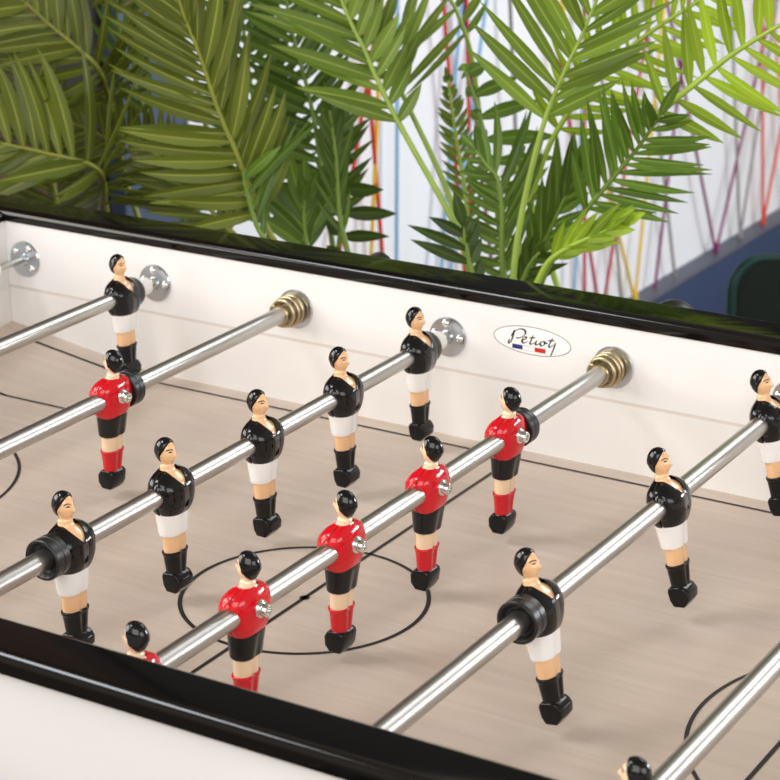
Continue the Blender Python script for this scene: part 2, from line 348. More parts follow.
# cabinet panels
ZT = 36.5; ZB = -165
for nm, y0, y1 in (('side_panel', 0.0, 35.0), ('side_panel', YN - 35.0, YN)):
    holes = (2, 4, 6) if y0 == 0 else (0, 1, 3, 5)
    zc, rc = (2.6, 7.6) if y0 == 0 else (-2.8, 7.6)
    panel = tpart(nm, MB().box(W(XL - 35, y0, ZB), W(XR + 35, y1, ZT + 3)), M['white_panel'], 30)
    cut = MB()
    for i in holes:
        cut.lathe([(rc/1000, (y0 - 5)/1000), (rc/1000, (y1 + 5)/1000)], 'y', 32, W(i*SP - .3, 0, zc))
    cm = bpy.data.objects.new('cutter', shift(cut, TB).mesh('cutter', M['white_panel'])); COL.objects.link(cm); cm.parent = table
    bo = panel.modifiers.new('holes', 'BOOLEAN'); bo.object = cm; bo.operation = 'DIFFERENCE'; bo.solver = 'EXACT'
    dg = bpy.context.evaluated_depsgraph_get()
    nm_ = bpy.data.meshes.new_from_object(panel.evaluated_get(dg)); panel.modifiers.clear()
    nm_.polygons.foreach_set('use_smooth', [False]*len(nm_.polygons)); nm_.update()
    panel.data = nm_; bpy.data.objects.remove(cm)
for y0, y1 in ((-.35, .5), (YN - .5, YN + .35)):   # thin kick strip along the foot of the inner wall
    R = [[W(x, ya, FIELD_Z - 2), W(x, yb, FIELD_Z - 2), W(x, yb, -27.2), W(x, ya, -27.2)] for x in (XL, XR) for ya, yb in ((y0, y1),)]
    ks = tpart('kick_strip', MB().rings(R), M['kick'], 30)
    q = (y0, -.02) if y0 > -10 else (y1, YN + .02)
    band = MB().add([W(XL, q[0], -27.2), W(XR, q[0], -27.2), W(XR, q[1], -24.6), W(XL, q[1], -24.6)], [(0, 1, 2, 3)])  # soft shade in the wall crease, put into a darker sloped band
    link('crease_shade', shift(band, TB).mesh('crease_shade', M['edge'], 0), ks)
for x0, x1 in ((XL - 35, XL), (XR, XR + 35)):
    tpart('end_panel', MB().box(W(x0, YN, ZB), W(x1, 0, ZT + 3)), M['white_panel'], 30, .0008)
for x0, x1 in ((XL - .5, XL + .9), (XR - .9, XR + .5)):
    tpart('kick_strip', MB().box(W(x0, YN + 1, FIELD_Z - 2), W(x1, -1, -26.7)), M['kick'], 30)

def rail_profile(inner, outer, z0, z1, r_in, r_out):
    """closed profile across the rail, (offset, z); 'inner' faces the field"""
    s = 1 if outer > inner else -1
    P = [(inner, z0), (inner, z1 - r_in)]
    P += [(inner + s*(r_in - r_in*cos(a)), z1 - r_in + r_in*sin(a)) for a in [pi/2*k/8 for k in range(1, 9)]]
    P += [(outer - s*(r_out - r_out*sin(a)), z1 - r_out + r_out*cos(a)) for a in [pi/2*k/8 for k in range(0, 9)]]
    P += [(outer, z0 - 2)]
    return P
def rail(along, prof, a, b):
    rings = [[(W(t, o, z) if along == 'x' else W(o, t, z)) for o, z in prof] for t in (a, b)]
    return MB().rings(rings)
RT = 48.0
tpart('side_rail', rail('x', rail_profile(-1.2, 39, ZT, RT, 7, 1.5), XL - 38, XR + 38), M['gloss_black'], 50)
tpart('side_rail', rail('x', rail_profile(YN + 1.2, YN - 39, ZT - 1, RT - 3.0, 8, 6.5), XL - 38, XR + 38), M['gloss_black'], 50)
tpart('end_rail', rail('y', rail_profile(XL + 1.2, XL - 38.6, ZT, RT - 3.1, 7, 5), YN + 1, -1), M['gloss_black'], 50)
tpart('end_rail', rail('y', rail_profile(XR - 1.2, XR + 38.6, ZT, RT - .05, 7, 5), YN + 1, -1), M['gloss_black'], 50)
for lx in (XL + 30, XR - 30):
    for ly in (-30, YN + 30):
        mb = MB()
        R = []
        for z, h in ((ZB + 1, 42), (-880, 28), (-900, 30)):
            R.append([W(lx + sx*h, ly + sy*h, z) for sx, sy in ((-1,-1),(1,-1),(1,1),(-1,1))])
        tpart('leg', mb.rings(R), M['leg'], 30, .003)

# wall fittings
def flange(x, y, s, angles):
    """zinc round plate with three domed screws; s = direction into the field (-1 from the far wall)"""
    o = W(x + 1.5, y, 2.6)
    pr = [(3.2, 0), (17, 0), (17.2, .0006*1000*s), (16.4, 2*s), (6, 2.2*s), (5.2, 5*s), (3.2, 5.4*s)]
    mb = MB().lathe([(r/1000, h/1000) for r, h in pr], 'y', 48, o)
    fl = tpart('mounting_flange', mb, M['zinc'], 35)
    for a in angles:
        a = radians(a)
        q = o + Vector((.0118*cos(a), .002*s, .0118*sin(a)))
        pr2 = [(3.4, 0), (3.3, .7*s), (2.6, 1.7*s), (1.3, 2.2*s), (1.2, 1.5*s), (.1, 1.5*s)]
        link('screw', shift(MB().lathe([(r/1000, h/1000) for r, h in pr2], 'y', 20, q), TB).mesh('screw', M['screw'], 35), fl)
def washer(x, y, s):
    o = W(x + 1.5, y, 2.6)
    pr = [(7.4, 0), (17.3, 0), (17.6, .8*s), (17.0, 2.0*s), (7.4, 2.4*s)]
    return tpart('steel_washer', MB().lathe([(r/1000, h/1000) for r, h in pr], 'y', 48, o), M['zinc'], 35)
for i in (0, 1, 3, 5):
    flange(i*SP, -.05, -1, (-42, 62, 143) if i == 0 else (2, 97, 170))
for i in (2, 4, 6):
    washer(i*SP, -.05, -1)

# makers' badge: oval outline, script lettering, tricolour bar
bx0, bx1, bz0, bz1 = 494.0, 564.0, .0, 23.6
bcx, bcz = (bx0+bx1)/2, (bz0+bz1)/2
n = 96
def oval(rx, rz, tw=.02):
    return [(bcx + rx*cos(2*pi*k/n), bcz + rz*sin(2*pi*k/n)) for k in range(n)]
mb = MB().add([W(x, -.12, z) for x, z in oval(35, 11.8)], [tuple(range(n))])
badge = tpart('badge', mb, M['logo_white'], 0)
mb = MB()
a, b = oval(35, 11.8), oval(34.5, 11.3)
mb.add([W(x, -.2, z) for x, z in a + b], [(k, (k+1) % n, n + (k+1) % n, n + k) for k in range(n)])
link('badge_outline', shift(mb, TB).mesh('badge_outline', M['logo_ink'], 0), badge)
def nib(mb, pts, wmin=.62, wmax=1.95, ang=35, y=-.24):
    """broad-nib pen stroke through points (x,z in badge units)"""
    # Catmull-Rom
    P = [pts[0]] + list(pts) + [pts[-1]]; C = []
    for i in range(1, len(P)-2):
        p0, p1, p2, p3 = P[i-1], P[i], P[i+1], P[i+2]
        for k in range(10):
            t = k/10.0
            C.append(tuple(.5*((2*p1[d]) + (-p0[d]+p2[d])*t + (2*p0[d]-5*p1[d]+4*p2[d]-p3[d])*t*t + (-p0[d]+3*p1[d]-3*p2[d]+p3[d])*t**3) for d in (0,1)))
    C.append(P[-2]); vs = []
    for i, (x, z) in enumerate(C):
        a = C[max(i-1,0)]; b = C[min(i+1,len(C)-1)]
        tx, tz = b[0]-a[0], b[1]-a[1]; l = sqrt(tx*tx+tz*tz) or 1
        tx, tz = tx/l, tz/l
        dirn = atan2(tz, tx)
        w = wmin + (wmax-wmin)*abs(sin(dirn - radians(ang)))**1.5
        e = min(1, i/4.0, (len(C)-1-i)/4.0); w *= .45 + .55*e
        vs += [W(x - tz*w/2, y, z + tx*w/2), W(x + tz*w/2, y, z - tx*w/2)]
    mb.add(vs, [(2*i, 2*i+1, 2*i+3, 2*i+2) for i in range(len(C)-1)])
mb = MB()
def L(x, z): return (bx0 + x*.975 + 2.2, bz0 + z - .3)
# P e t i o t   (x 0..70, z 0..22.7)
strokes = [
    [(16.2, 18.3), (16.9, 17.6), (16.2, 14.5), (15.0, 10.8), (13.8, 8.2), (12.4, 7.0), (11.9, 8.4), (13.0, 10.6)],       # P stem
    [(14.2, 13.0), (16.2, 16.6), (20.0, 19.6), (24.0, 20.8), (27.0, 19.8), (27.4, 17.4), (25.2, 14.8), (21.6, 12.9), (18.6, 12.4)],  # P bowl
    [(24.4, 11.4), (27.0, 12.4), (28.4, 13.8), (27.4, 14.6), (25.4, 13.2), (24.4, 11.0), (25.2, 9.4), (27.2, 9.6), (30.0, 11.2)],    # e
    [(34.8, 17.2), (33.2, 13.6), (32.0, 10.8), (32.2, 9.4), (33.6, 9.6), (36.2, 11.2)],                                 # t
    [(31.2, 14.4), (33.6, 14.8), (36.8, 15.4)],
    [(38.0, 13.4), (37.0, 11.0), (37.2, 9.6), (38.8, 9.9), (40.6, 11.4)],                                                # i
    [(39.3, 15.7), (39.7, 16.1)],
    [(43.6, 13.6), (41.8, 12.4), (41.4, 10.4), (42.6, 9.6), (44.6, 10.6), (45.4, 12.6), (44.2, 13.6), (45.8, 12.6), (48.2, 12.4)],   # o
    [(52.6, 17.6), (50.8, 14.0), (49.4, 11.2), (49.6, 9.8), (51.0, 10.0), (53.4, 12.0)],                                 # t
    [(48.2, 14.8), (50.8, 15.2), (54.4, 15.8)],
    [(54.8, 12.6), (55.2, 13.8), (54.2, 10.4), (52.4, 5.6), (51.0, 2.4)]]                                                # closing stroke
for s in strokes: nib(mb, [L(*q) for q in s])
link('badge_lettering', shift(mb, TB).mesh('badge_lettering', M['logo_ink'], 0), badge)
for x0, x1, key in ((17.2, 26.6, 'logo_blue'), (26.6, 37.6, 'logo_white'), (37.6, 47.4, 'logo_red')):
    mb = MB().add([W(bx0+x0, -.22, bz0+3.1), W(bx0+x1, -.22, bz0+3.1), W(bx0+x1, -.22, bz0+6.9), W(bx0+x0, -.22, bz0+6.9)], [(0,1,2,3)])
    if key == 'logo_white':
        for zz in (3.1, 6.66):
            mb.add([W(bx0+x0, -.26, bz0+zz), W(bx0+x1, -.26, bz0+zz), W(bx0+x1, -.26, bz0+zz+.22), W(bx0+x0, -.26, bz0+zz+.22)], [(0,1,2,3)])
    ob = link('colour_stripe', shift(mb, TB).mesh('colour_stripe', M[key], 0), badge)
    if key == 'logo_white':
        ob.data.materials.append(M['logo_ink']); 
        for p in ob.data.polygons[1:]: p.material_index = 1

# ------------------------------------------------------------------ figures (local frame: +x forward, rod axis along y)
NA = 64
def sring(z, cx, a, b, n=2.3, groove=0.0, seam=0.0, lobes=0.0):
    """superellipse ring; a = half width (y), b = half depth (x)"""
    out = []
    for k in range(NA):
        t = 2*pi*k/NA; c, s = cos(t), sin(t)
        x = b*math.copysign(abs(c)**(2/n), c); y = a*math.copysign(abs(s)**(2/n), s)
        if groove:
            x *= 1 - groove*math.exp(-(y/(a*.20))**2)
        if seam:
            d = min(abs(t - pi/2), abs(t - 3*pi/2)); f = 1 - seam*math.exp(-(d/.055)**2)
            y *= f
        out.append(Vector(((cx+x)/1000, y/1000, z/1000)))
    return out

def interp(keys, n):
    """smooth a list of ring keys (tuples) to n rings with a monotone-ish spline on the index"""
    P = [keys[0]] + list(keys) + [keys[-1]]; out = []
    segs = len(keys) - 1
    for i in range(n):
        u = i*segs/(n-1); j = min(int(u), segs-1); t = u - j
        p0, p1, p2, p3 = P[j], P[j+1], P[j+2], P[j+3]
        out.append(tuple(.5*((2*p1[d]) + (-p0[d]+p2[d])*t + (2*p0[d]-5*p1[d]+4*p2[d]-p3[d])*t*t + (-p0[d]+3*p1[d]-3*p2[d]+p3[d])*t**3) for d in range(len(p1))))
    return out

def head_r(th, ph):
    """head surface: th = 0 forward (+x), pi/2 = +y ; ph = latitude"""
    HX, HY, HZ = 7.2, 5.9, 9.5
    x = HX*cos(ph)*cos(th); y = HY*cos(ph)*sin(th); z = HZ*sin(ph)
    # narrower jaw, deeper cranium at the back
    if z < 0:
        f = 1 - .26*(-z/HZ)**1.5; y *= f
        if x < 0: x *= 1 - .42*(-z/HZ)**1.2
        else: x *= 1 - .06*(-z/HZ)
    else:
        if x < 0: x *= 1.06
    if x > 0:
        def bump(y0, z0, sy, sz): return math.exp(-((y-y0)/sy)**2 - ((z-z0)/sz)**2)
        d = 0
        d += 2.1*bump(0, -1.8, 1.25, 1.5) + 1.1*bump(0, .4, 1.0, 1.9)        # nose
        d += .55*bump(0, 3.2, 5, 1.1)                                          # brow
        d -= .75*(bump(2.9, 1.3, 1.5, 1.2) + bump(-2.9, 1.3, 1.5, 1.2))         # eye sockets
        d += .7*bump(0, -4.9, 2.2, .75) + .55*bump(0, -6.1, 1.9, .6)            # lips
        d -= .4*bump(0, -5.5, 2.2, .3)
        d += 1.0*bump(0, -8.6, 2.6, 1.8)                                       # chin
        x += d
    # ears
    for sgn in (1, -1):
        e = math.exp(-((x + .6)/1.3)**2 - ((z + .3)/2.1)**2)
        if y*sgn > 3: y += sgn*1.0*e
    return Vector((x, y, z))
HC = Vector((-1.2, 0, 27.2))
def headpt(th, ph, off=0.0):
    p = head_r(th, ph)
    if off:
        nrm = Vector((p.x/74, p.y/50, p.z/112)).normalized(); p = p + nrm*off
    return (HC + p)/1000

def body_mesh(m):
    """one continuous painted body: legs, trunk core, neck and head"""
    keys = [(-60, 0, 7.4, 5.2, .10), (-52, 0, 8.4, 5.6, .14), (-44.5, .2, 9.6, 6.1, .16), (-38, .3, 9.8, 6.4, .14), (-30, .2, 10.0, 6.6, .10),
            (-22, .2, 10.4, 7.6, .05), (-13, .2, 12.2, 10.0, .02), (-7, .3, 15.0, 11.6, .0), (0, .5, 16.8, 11.8, 0), (6, .4, 16.9, 11.2, 0),
            (9.5, 0, 15.0, 9.6, 0), (12.0, -.4, 10.6, 7.2, 0), (14.0, -.8, 6.4, 5.7, 0), (16.2, -1.1, 5.0, 4.9, 0), (18.4, -1.2, 4.7, 4.8, 0)]
    R = [sring(z, cx, a, b, 2.2, g) for z, cx, a, b, g in interp(keys, 60)]
    for r in R:
        if -.0145 < r[0].z < .0150:
            for p in r:
                if p.x < 0: p.x *= .72
                p.y *= .95
    NP = 40
    ph0 = -1.02
    for i in range(NP):
        ph = ph0 + (pi/2 - .02 - ph0)*i/(NP-1)
        R.append([headpt(2*pi*k/NA, ph) for k in range(NA)])
    return MB().rings(R).mesh('player_figure', m, 180)

def hair_mesh(m):
    vs = []; fs = []; nt, np_ = 72, 36
    idx = {}
    def inside(th, ph):
        t = abs((th + pi) % (2*pi) - pi)          # 0 = forward
        # hair line: high over the forehead, dropping behind the ears to the nape
        pts = [(0, .92), (.45, .88), (.8, .70), (1.1, .48), (1.35, .20), (1.6, -.12), (1.9, -.50), (2.4, -.80), (pi, -1.0)]
        for (a, pa), (b, pb) in zip(pts, pts[1:]):
            if a <= t <= b:
                return pa + (pb-pa)*(t-a)/(b-a)
        return pts[-1][1]
    R = []
    for i in range(np_):
        ring = []
        for k in range(nt):
            th = 2*pi*k/nt; lo = inside(th, 0); f = i/(np_-1.0)
            ph = lo + (pi/2 - .015 - lo)*f
            off = 0.15 + .95*min(1, f/.16)**.6
            ring.append(headpt(th, ph, off))
        R.append(ring)
    base = [headpt(2*pi*k/nt, inside(2*pi*k/nt, 0), -.5) for k in range(nt)]
    return MB().rings([base] + R, False, True).mesh('hair', m, 180)

def shirt_mesh(m, vneck=True):
    keys = [(-15.6, .2, 11.0, 8.6), (-14.2, .2, 13.2, 10.8), (-10, .3, 15.6, 12.6), (-5, .4, 17.4, 13.6), (0, .5, 18.2, 13.8), (4.5, .5, 18.4, 13.4),
            (8.5, .1, 17.6, 11.8), (11.6, -.4, 15.6, 9.8), (13.8, -.8, 12.4, 7.8), (15.2, -.9, 9.2, 6.5), (16.0, -.9, 7.0, 6.0)]
    rr = interp(keys, 46); R = []
    ZV = 4.5
    angs = sorted([2*pi*k/60 for k in range(61)] + [c + d for c in (pi/2, 3*pi/2) for d in (-.035, .035)])
    for z, cx, a, b in rr:
        base = sring(z, cx, a, b, 2.15, 0, .0)
        # V opening widening towards the collar: angle span left open at the front
        ov = 0.0
        if vneck and z > ZV:
            yv = (z - ZV)*.56
            ov = math.asin(min(.97, yv/a))
        ring = []
        for t in angs:
            t = max(ov, min(2*pi - ov, t)) if ov else t
            c, q = cos(t), sin(t); n = 2.5
            x = b*math.copysign(abs(c)**(2/n), c); y = a*math.copysign(abs(q)**(2/n), q)
            if abs(abs(t - pi) - pi/2) < .01: y *= .93; x = 0          # seam between the two half shells
            elif c < 0: x *= .86; y *= 1.02
            ring.append(Vector(((cx+x)/1000, y/1000, z/1000)))
        R.append(ring)
    mb = MB()
    # outer skin, then an inner copy a little smaller, joined along every rim
    inner = [[Vector((p.x*.93, p.y*.93, p.z*.98)) for p in r] for r in R]
    strip = lambda A: mb.rings(A, False, False, closed=False)
    strip(R); strip([r[::-1] for r in inner])
    def bridge(a, b): 
        o = len(mb.v); mb.v += a + b; k = len(a)
        mb.f += [(o+i, o+i+1, o+k+i+1, o+k+i) for i in range(k-1)]
    bridge(R[0], inner[0]); bridge(R[-1], inner[-1])
    bridge([r[0] for r in R], [r[0] for r in inner]); bridge([r[-1] for r in R], [r[-1] for r in inner])
    me = mb.mesh('shirt', m, 0, fix=False)
    bm = bmesh.new(); bm.from_mesh(me); bmesh.ops.remove_doubles(bm, verts=bm.verts, dist=1e-6)
    bmesh.ops.recalc_face_normals(bm, faces=bm.faces); bm.to_mesh(me); bm.free()
    me.polygons.foreach_set('use_smooth', [True]*len(me.polygons)); me.set_sharp_from_angle(angle=radians(55))
    return me

def sleeves_mesh(m):
    """arms folded flat against the flanks: a low swelling on both sides, from shoulder to behind the back"""
    mb = MB()
    for s in (1, -1):
        pts = [(2.2, 12.0*s, 9.5), (2.6, 15.0*s, 6.0), (2.2, 16.0*s, 0.0), (2.8, 14.2*s, -5.0), (4.6, 10.6*s, -7.5)]
        P = [Vector(q)/1000 for q in pts]
        C = []
        for i in range(len(P)-1):
            for k in range(5): C.append(P[i].lerp(P[i+1], k/5))
        C.append(P[-1])
        rs = [.0034 + .0012*sin(pi*i/(len(C)-1)) for i in range(len(C))]
        mb.tube(C, rs, 14)
    return mb.mesh('sleeve', m, 180)

def seam_mesh(m):
    mb = MB()
    for s in (1, -1):
        mb.tube([Vector((x/1000, s*y/1000, z/1000)) for x, y, z in ((-.9, 8.4, 15.4), (-.7, 12.0, 13.6), (-.3, 15.2, 11.2), (.1, 17.0, 8.2), (.4, 17.5, 5.0))], .00042, 6)
    return mb.mesh('seam', m, 180)

def loft(name, keys, n, m, groove=True, smooth=50, pw=2.4):
    R = [sring(k[0], k[1], k[2], k[3], pw, k[4]) for k in interp(keys, n)]
    return MB().rings(R).mesh(name, m, smooth)

def boots_mesh(m, dz=0.0):
    """solid wedge-shaped foot block with bevelled toe"""
    prof = [(-6.4, -60.5), (-7.0, -62.6), (-6.2, -69.0), (-3.8, -73.6), (4.0, -74.0), (7.8, -69.6), (8.4, -64.4), (6.4, -60.8), (4.4, -59.4), (-4.4, -59.2)]
    R = []
    for y, sc in ((-8.7, .84), (-7.9, .98), (-3.5, 1.02), (3.5, 1.02), (7.9, .98), (8.7, .84)):
        R.append([Vector(((1 + (x-1)*sc)/1000, y/1000, (-66.5 + dz*(1 if z < -66 else .4) + (z+66.5)*sc)/1000)) for x, z in prof])
    return MB().rings(R).mesh('boots', m, 28, .0006)

def bolt_mesh(m, dx=0.0):
    # cap screw sticking out of the back
    pr = [(6.2, -7.0), (5.8, -11.2), (5.2, -12.0), (4.2, -12.0), (4.3, -15.6), (3.8, -16.4), (2.4, -16.4), (2.3, -14.6), (.1, -14.6)]
    return MB().lathe([(r/1000, (h + dx)/1000) for r, h in pr], 'x', 24, (0, 0, .0022)).mesh('bolt', m, 35)

def face_marks(kind):
    mb = MB()
    for s in (1, -1):
        if kind == 'brow':
            cs = [(s*y, z) for y, z in ((1.3, 3.0), (2.4, 3.55), (3.6, 3.5), (4.7, 2.9))]; w = .34
        elif kind == 'eye':
            cs = [(s*y, z) for y, z in ((1.9, 1.15), (2.7, 1.5), (3.5, 1.2))]; w = .42
        else:
            if s < 0: break
            cs = [(y, z) for y, z in ((-1.7, -5.35), (-.7, -5.1), (.7, -5.1), (1.7, -5.35))]; w = .42
        vs = []
        for y, z in cs:
            for dz in (w, -w):
                ph = math.asin(max(-1, min(1, (z+dz)/9.5))); rr = 5.9*cos(ph)
                if z + dz < 0: rr *= 1 - .26*(-(z+dz)/9.5)**1.5
                th = math.asin(max(-1, min(1, y/rr)))
                vs.append(headpt(th, ph, .12))
        mb.add(vs, [(2*i, 2*i+1, 2*i+3, 2*i+2) for i in range(len(cs)-1)])
    return mb

def make_kit(team):
    """meshes of one figure: (sub-part name, mesh); the first is the body"""
    sk = M['skin'] if team == 'black' else M['skin_pale']
    shirt = M['black'] if team == 'black' else M['red']
    shorts = M['white'] if team == 'black' else M['black']
    socks = M['shoe'] if team == 'black' else M['red']
    kit = [('player_figure', body_mesh(sk)),
           ('hair', hair_mesh(M['black'])),
           ('shirt', shirt_mesh(shirt)),
           ('sleeve', sleeves_mesh(shirt)),
           ('shorts', loft('shorts', [(-31.0, .2, 11.0, 7.4, .10), (-30.2, .2, 11.8, 8.1, .10), (-25, .2, 12.2, 8.8, .09), (-19, .2, 12.5, 9.6, .06), (-14, .2, 12.8, 10.2, .03), (-11.5, .2, 12.2, 9.8, .0)], 24, shorts)),
           ('socks', loft('socks', [(-61, 0, 7.8, 5.6, .10), (-55, .1, 8.5, 6.0, .16), (-47, .2, 9.7, 6.6, .18), (-45.2, .2, 10.5, 7.1, .14), (-43.8, .2, 10.6, 7.2, .12), (-43.2, .2, 9.9, 6.6, .12)], 24, socks)),
           ('boots', boots_mesh(M['shoe'], 0 if team == 'black' else -1.6)),
           ('bolt', bolt_mesh(M['screw'], 3.2 if team == 'black' else 0)),
           ('seam', seam_mesh(M['line'])),
           ('eyebrows', face_marks('brow').mesh('eyebrows', M['ink'], 180)),
           ('eyes', face_marks('eye').mesh('eyes', M['ink'], 180)),
           ('mouth', face_marks('mouth').mesh('mouth', M['lip'], 180))]
    return kit
KIT = {'black': make_kit('black'), 'red': make_kit('red')}

def add_figure(rod, y, team, tilt=0.0, label=None):
    """a figure clamped on the rod, facing +x (black) or -x (red); tilt swings the feet forward"""
    kit = KIT[team]
    f = link(kit[0][0], kit[0][1], rod)
    mz = Matrix.Rotation(0 if team == 'black' else pi, 4, 'Z')
    f.matrix_local = Matrix.Translation((0, y/1000, 0)) @ mz @ Matrix.Rotation(-radians(tilt), 4, 'Y')
    if label: f['label'] = label
    for nm, me in kit[1:]:
        link(nm, me, f)
    return f

# ------------------------------------------------------------------ rods
ROD_R = .0069
TILT = .0080            # the rods sit a little higher at the far wall
def rod_thing(i, label):
    r = tag(empty('player_rod', W(i*SP - .3, 0, 2.6)), label, 'foosball rod', 'player rods across the table')
    r.rotation_euler = (TILT, 0, 0)
    return r
def rpart(rod, name, mb, m, smooth=40):
    return link(name, mb.mesh(name, m, smooth), rod)
def cyl(y0, y1, r):
    return MB().lathe([(r*.9, y0/1000), (r, (y0 + math.copysign(.6, y1-y0))/1000), (r, (y1 - math.copysign(.6, y1-y0))/1000), (r*.9, y1/1000)], 'y', 32)
def bumper(rod, y0, y1, cup, plain=False):
    """rubber buffer ring on the rod; cup = which end is hollow (-1 near, 1 far)"""
    a, b = (y0, y1) if cup < 0 else (y1, y0)     # a = hollow end
    s = 1 if b > a else -1
    pr = [(7.2, a + 4.5*s), (9.5, a + 3.4*s), (11.2, a + .9*s), (11.9, a), (13.2, a), (13.8, a + .8*s), (13.8, a + 6.2*s), (13.3, a + 6.6*s), (13.3, a + 7.1*s), (13.8, a + 7.5*s), (13.8, b - .8*s), (13.0, b), (6.9, b)]
    if plain:
        pr = [(6.9, y0), (11.2, y0), (12.6, y0 - 1.0), (13.4, y0 - 3.0), (13.7, (y0 + y1)/2), (13.4, y1 + 1), (12.6, y1), (6.9, y1)]
    mb = MB().lathe([(r/1000, h/1000) for r, h in pr], 'y', 48, cap=False)
    return rpart(rod, 'rubber_buffer', mb, M['rubber'], 30)
def black_rod(i, figs, tilt, buf, end, label, flab, ymin=-690, buf_far=None):
    """telescopic rod: thin inner bar fixed at the far flange, white bush at the tube's end"""
    rod = rod_thing(i, label)
    rpart(rod, 'rod_tube', cyl(ymin, end + 1, ROD_R), M['steel'], 40)
    rpart(rod, 'end_bush', MB().lathe([(r/1000, h/1000) for r, h in ((3.2, end+17), (6.8, end+17), (7.7, end+16.2), (7.9, end+1), (7.9, end-2.5), (6.6, end-2.5))], 'y', 32), M['bush'], 40)
    rpart(rod, 'inner_rod', cyl(end + 2, -2.5, .0032), M['gold_rod'] if i else M['steel'], 40)
    for y, lb in zip(figs, flab):
        add_figure(rod, y, 'black', tilt, lb)
    for y0, y1, c in buf: bumper(rod, y0, y1, c, y0 > -100)
    # handle outside the near panel
    pr = [(5.8, -742), (11, -743), (13.5, -752), (12.6, -790), (14, -840), (11, -852), (2, -853)]
    rpart(rod, 'rod_tube_end', cyl(ymin + 2, -745, ROD_R), M['steel'], 40)
    rpart(rod, 'handle', MB().lathe([(r/1000, h/1000) for r, h in pr], 'y', 24), M['rubber'], 40)
    return rod
def red_rod(i, figs, tilts, buf, label, flab, handle_y=120, ball=False):
    rod = rod_thing(i, label)
    rpart(rod, 'rod_tube', cyl(YN + 3, handle_y, ROD_R), M['steel'], 40)
    # conical coil spring between rod and washer
    P = []; RR = []; turns = 3.15
    for k in range(int(turns*28) + 1):
        t = k/(turns*28); a = 2*pi*turns*t + 2.2
        rc = .0098 + .0026*min(1, t*1.8)
        P.append(Vector((rc*cos(a), -.0215 + .0185*t, rc*sin(a)))); RR.append(.0017)
    rpart(rod, 'spring', MB().tube(P, RR, 12), M['brass'], 180)
    rpart(rod, 'spring_collar', MB().lathe([(r/1000, h/1000) for r, h in ((6.8, -23.5), (8.0, -23.3), (8.6, -22.5), (8.4, -19.5), (6.8, -19.2))], 'y', 32, cap=False), M['brass'], 40)
    for y, tl, lb in zip(figs, tilts, flab):
        add_figure(rod, y, 'red', tl, lb)
    for y0, y1, c in buf: bumper(rod, y0, y1, c)
    if ball:
        pr = [(.5*0 + 22*sin(pi*k/16) + .05, handle_y + 20 - 22*cos(pi*k/16)) for k in range(17)]
    else:
        pr = [(5.8, handle_y - 6), (11, handle_y - 5), (13.5, handle_y + 4), (12.6, handle_y + 40), (14, handle_y + 80), (2, handle_y + 90)]
    rpart(rod, 'handle', MB().lathe([(r/1000, h/1000) for r, h in pr], 'y', 28), M['rubber'], 60)
    return rod

black_rod(0, [], 0, [], -56, 'steel rod in the far left corner, only its thin end by the plate showing', [], -690)
black_rod(1, [-46], 3, [(-28, -40, -1)], -28, 'steel rod nearest the left end carrying one black-shirted figure by the far wall',
          ['black-shirted figure by the far wall at the left end'])
black_rod(3, [-486, -378, -268.5, -159.5, -46], 2.0, [(-513, -500, -1), (-28, -40, -1)], -28, 'steel rod carrying five black-shirted figures in a row left of the centre circle',
          ['black-shirted figure beside a rubber buffer at the near end of the five-figure rod', 'black-shirted figure second from the near end of the five-figure rod', 'black-shirted figure in the middle of the five-figure rod',
           'black-shirted figure second from the far end of the five-figure rod', 'black-shirted figure at the far end of the five-figure rod by the round plate'])
black_rod(5, [-414, -226, -47], 11.8, [(-440, -427, -1), (-28, -40, -1)], -28, 'steel rod carrying three black-shirted figures with feet swung forward at right',
          ['black-shirted figure beside a rubber buffer on the right-hand rod', 'black-shirted figure midway along the right-hand rod', 'black-shirted figure by the far wall at the right edge'])
red_rod(2, [-251], [3], [(-238, -226, 1)], 'steel rod through a brass spring carrying one red-shirted figure at left', ['red-shirted figure seen from behind at left'], 62)
red_rod(4, [-173.5, -285.5, -395, -503, -612], [2, 2, 2, 2, 2], [(-160, -148, 1)], 'steel rod over the centre circle carrying five red-shirted figures',
        ['red-shirted figure beside a rubber buffer at the far end of the five-figure rod', 'red-shirted figure second from the far end of the five-figure rod', 'red-shirted figure in the middle of the five-figure rod over the circle',
         'red-shirted figure second from the near end of the five-figure rod', 'red-shirted figure half hidden by the near rail'], 98, True)
red_rod(6, [-607], [6], [], 'steel rod in the lower right corner with one dark-haired head beside it', ['red-shirted figure at the bottom edge, only the back of its head in view'], 62)

# ------------------------------------------------------------------ palms
def catmull(pts, per=12):
    P = [Vector(p) for p in pts]; P = [P[0]*2 - P[1]] + P + [P[-1]*2 - P[-2]]; out = []
    for i in range(1, len(P)-2):
        p0, p1, p2, p3 = P[i-1], P[i], P[i+1], P[i+2]
        for k in range(per):
            t = k/per
            out.append(.5*((2*p1) + (p2-p0)*t + (2*p0-5*p1+4*p2-p3)*t*t + (3*p1-p0-3*p2+p3)*t**3))
    out.append(P[-2]); return out

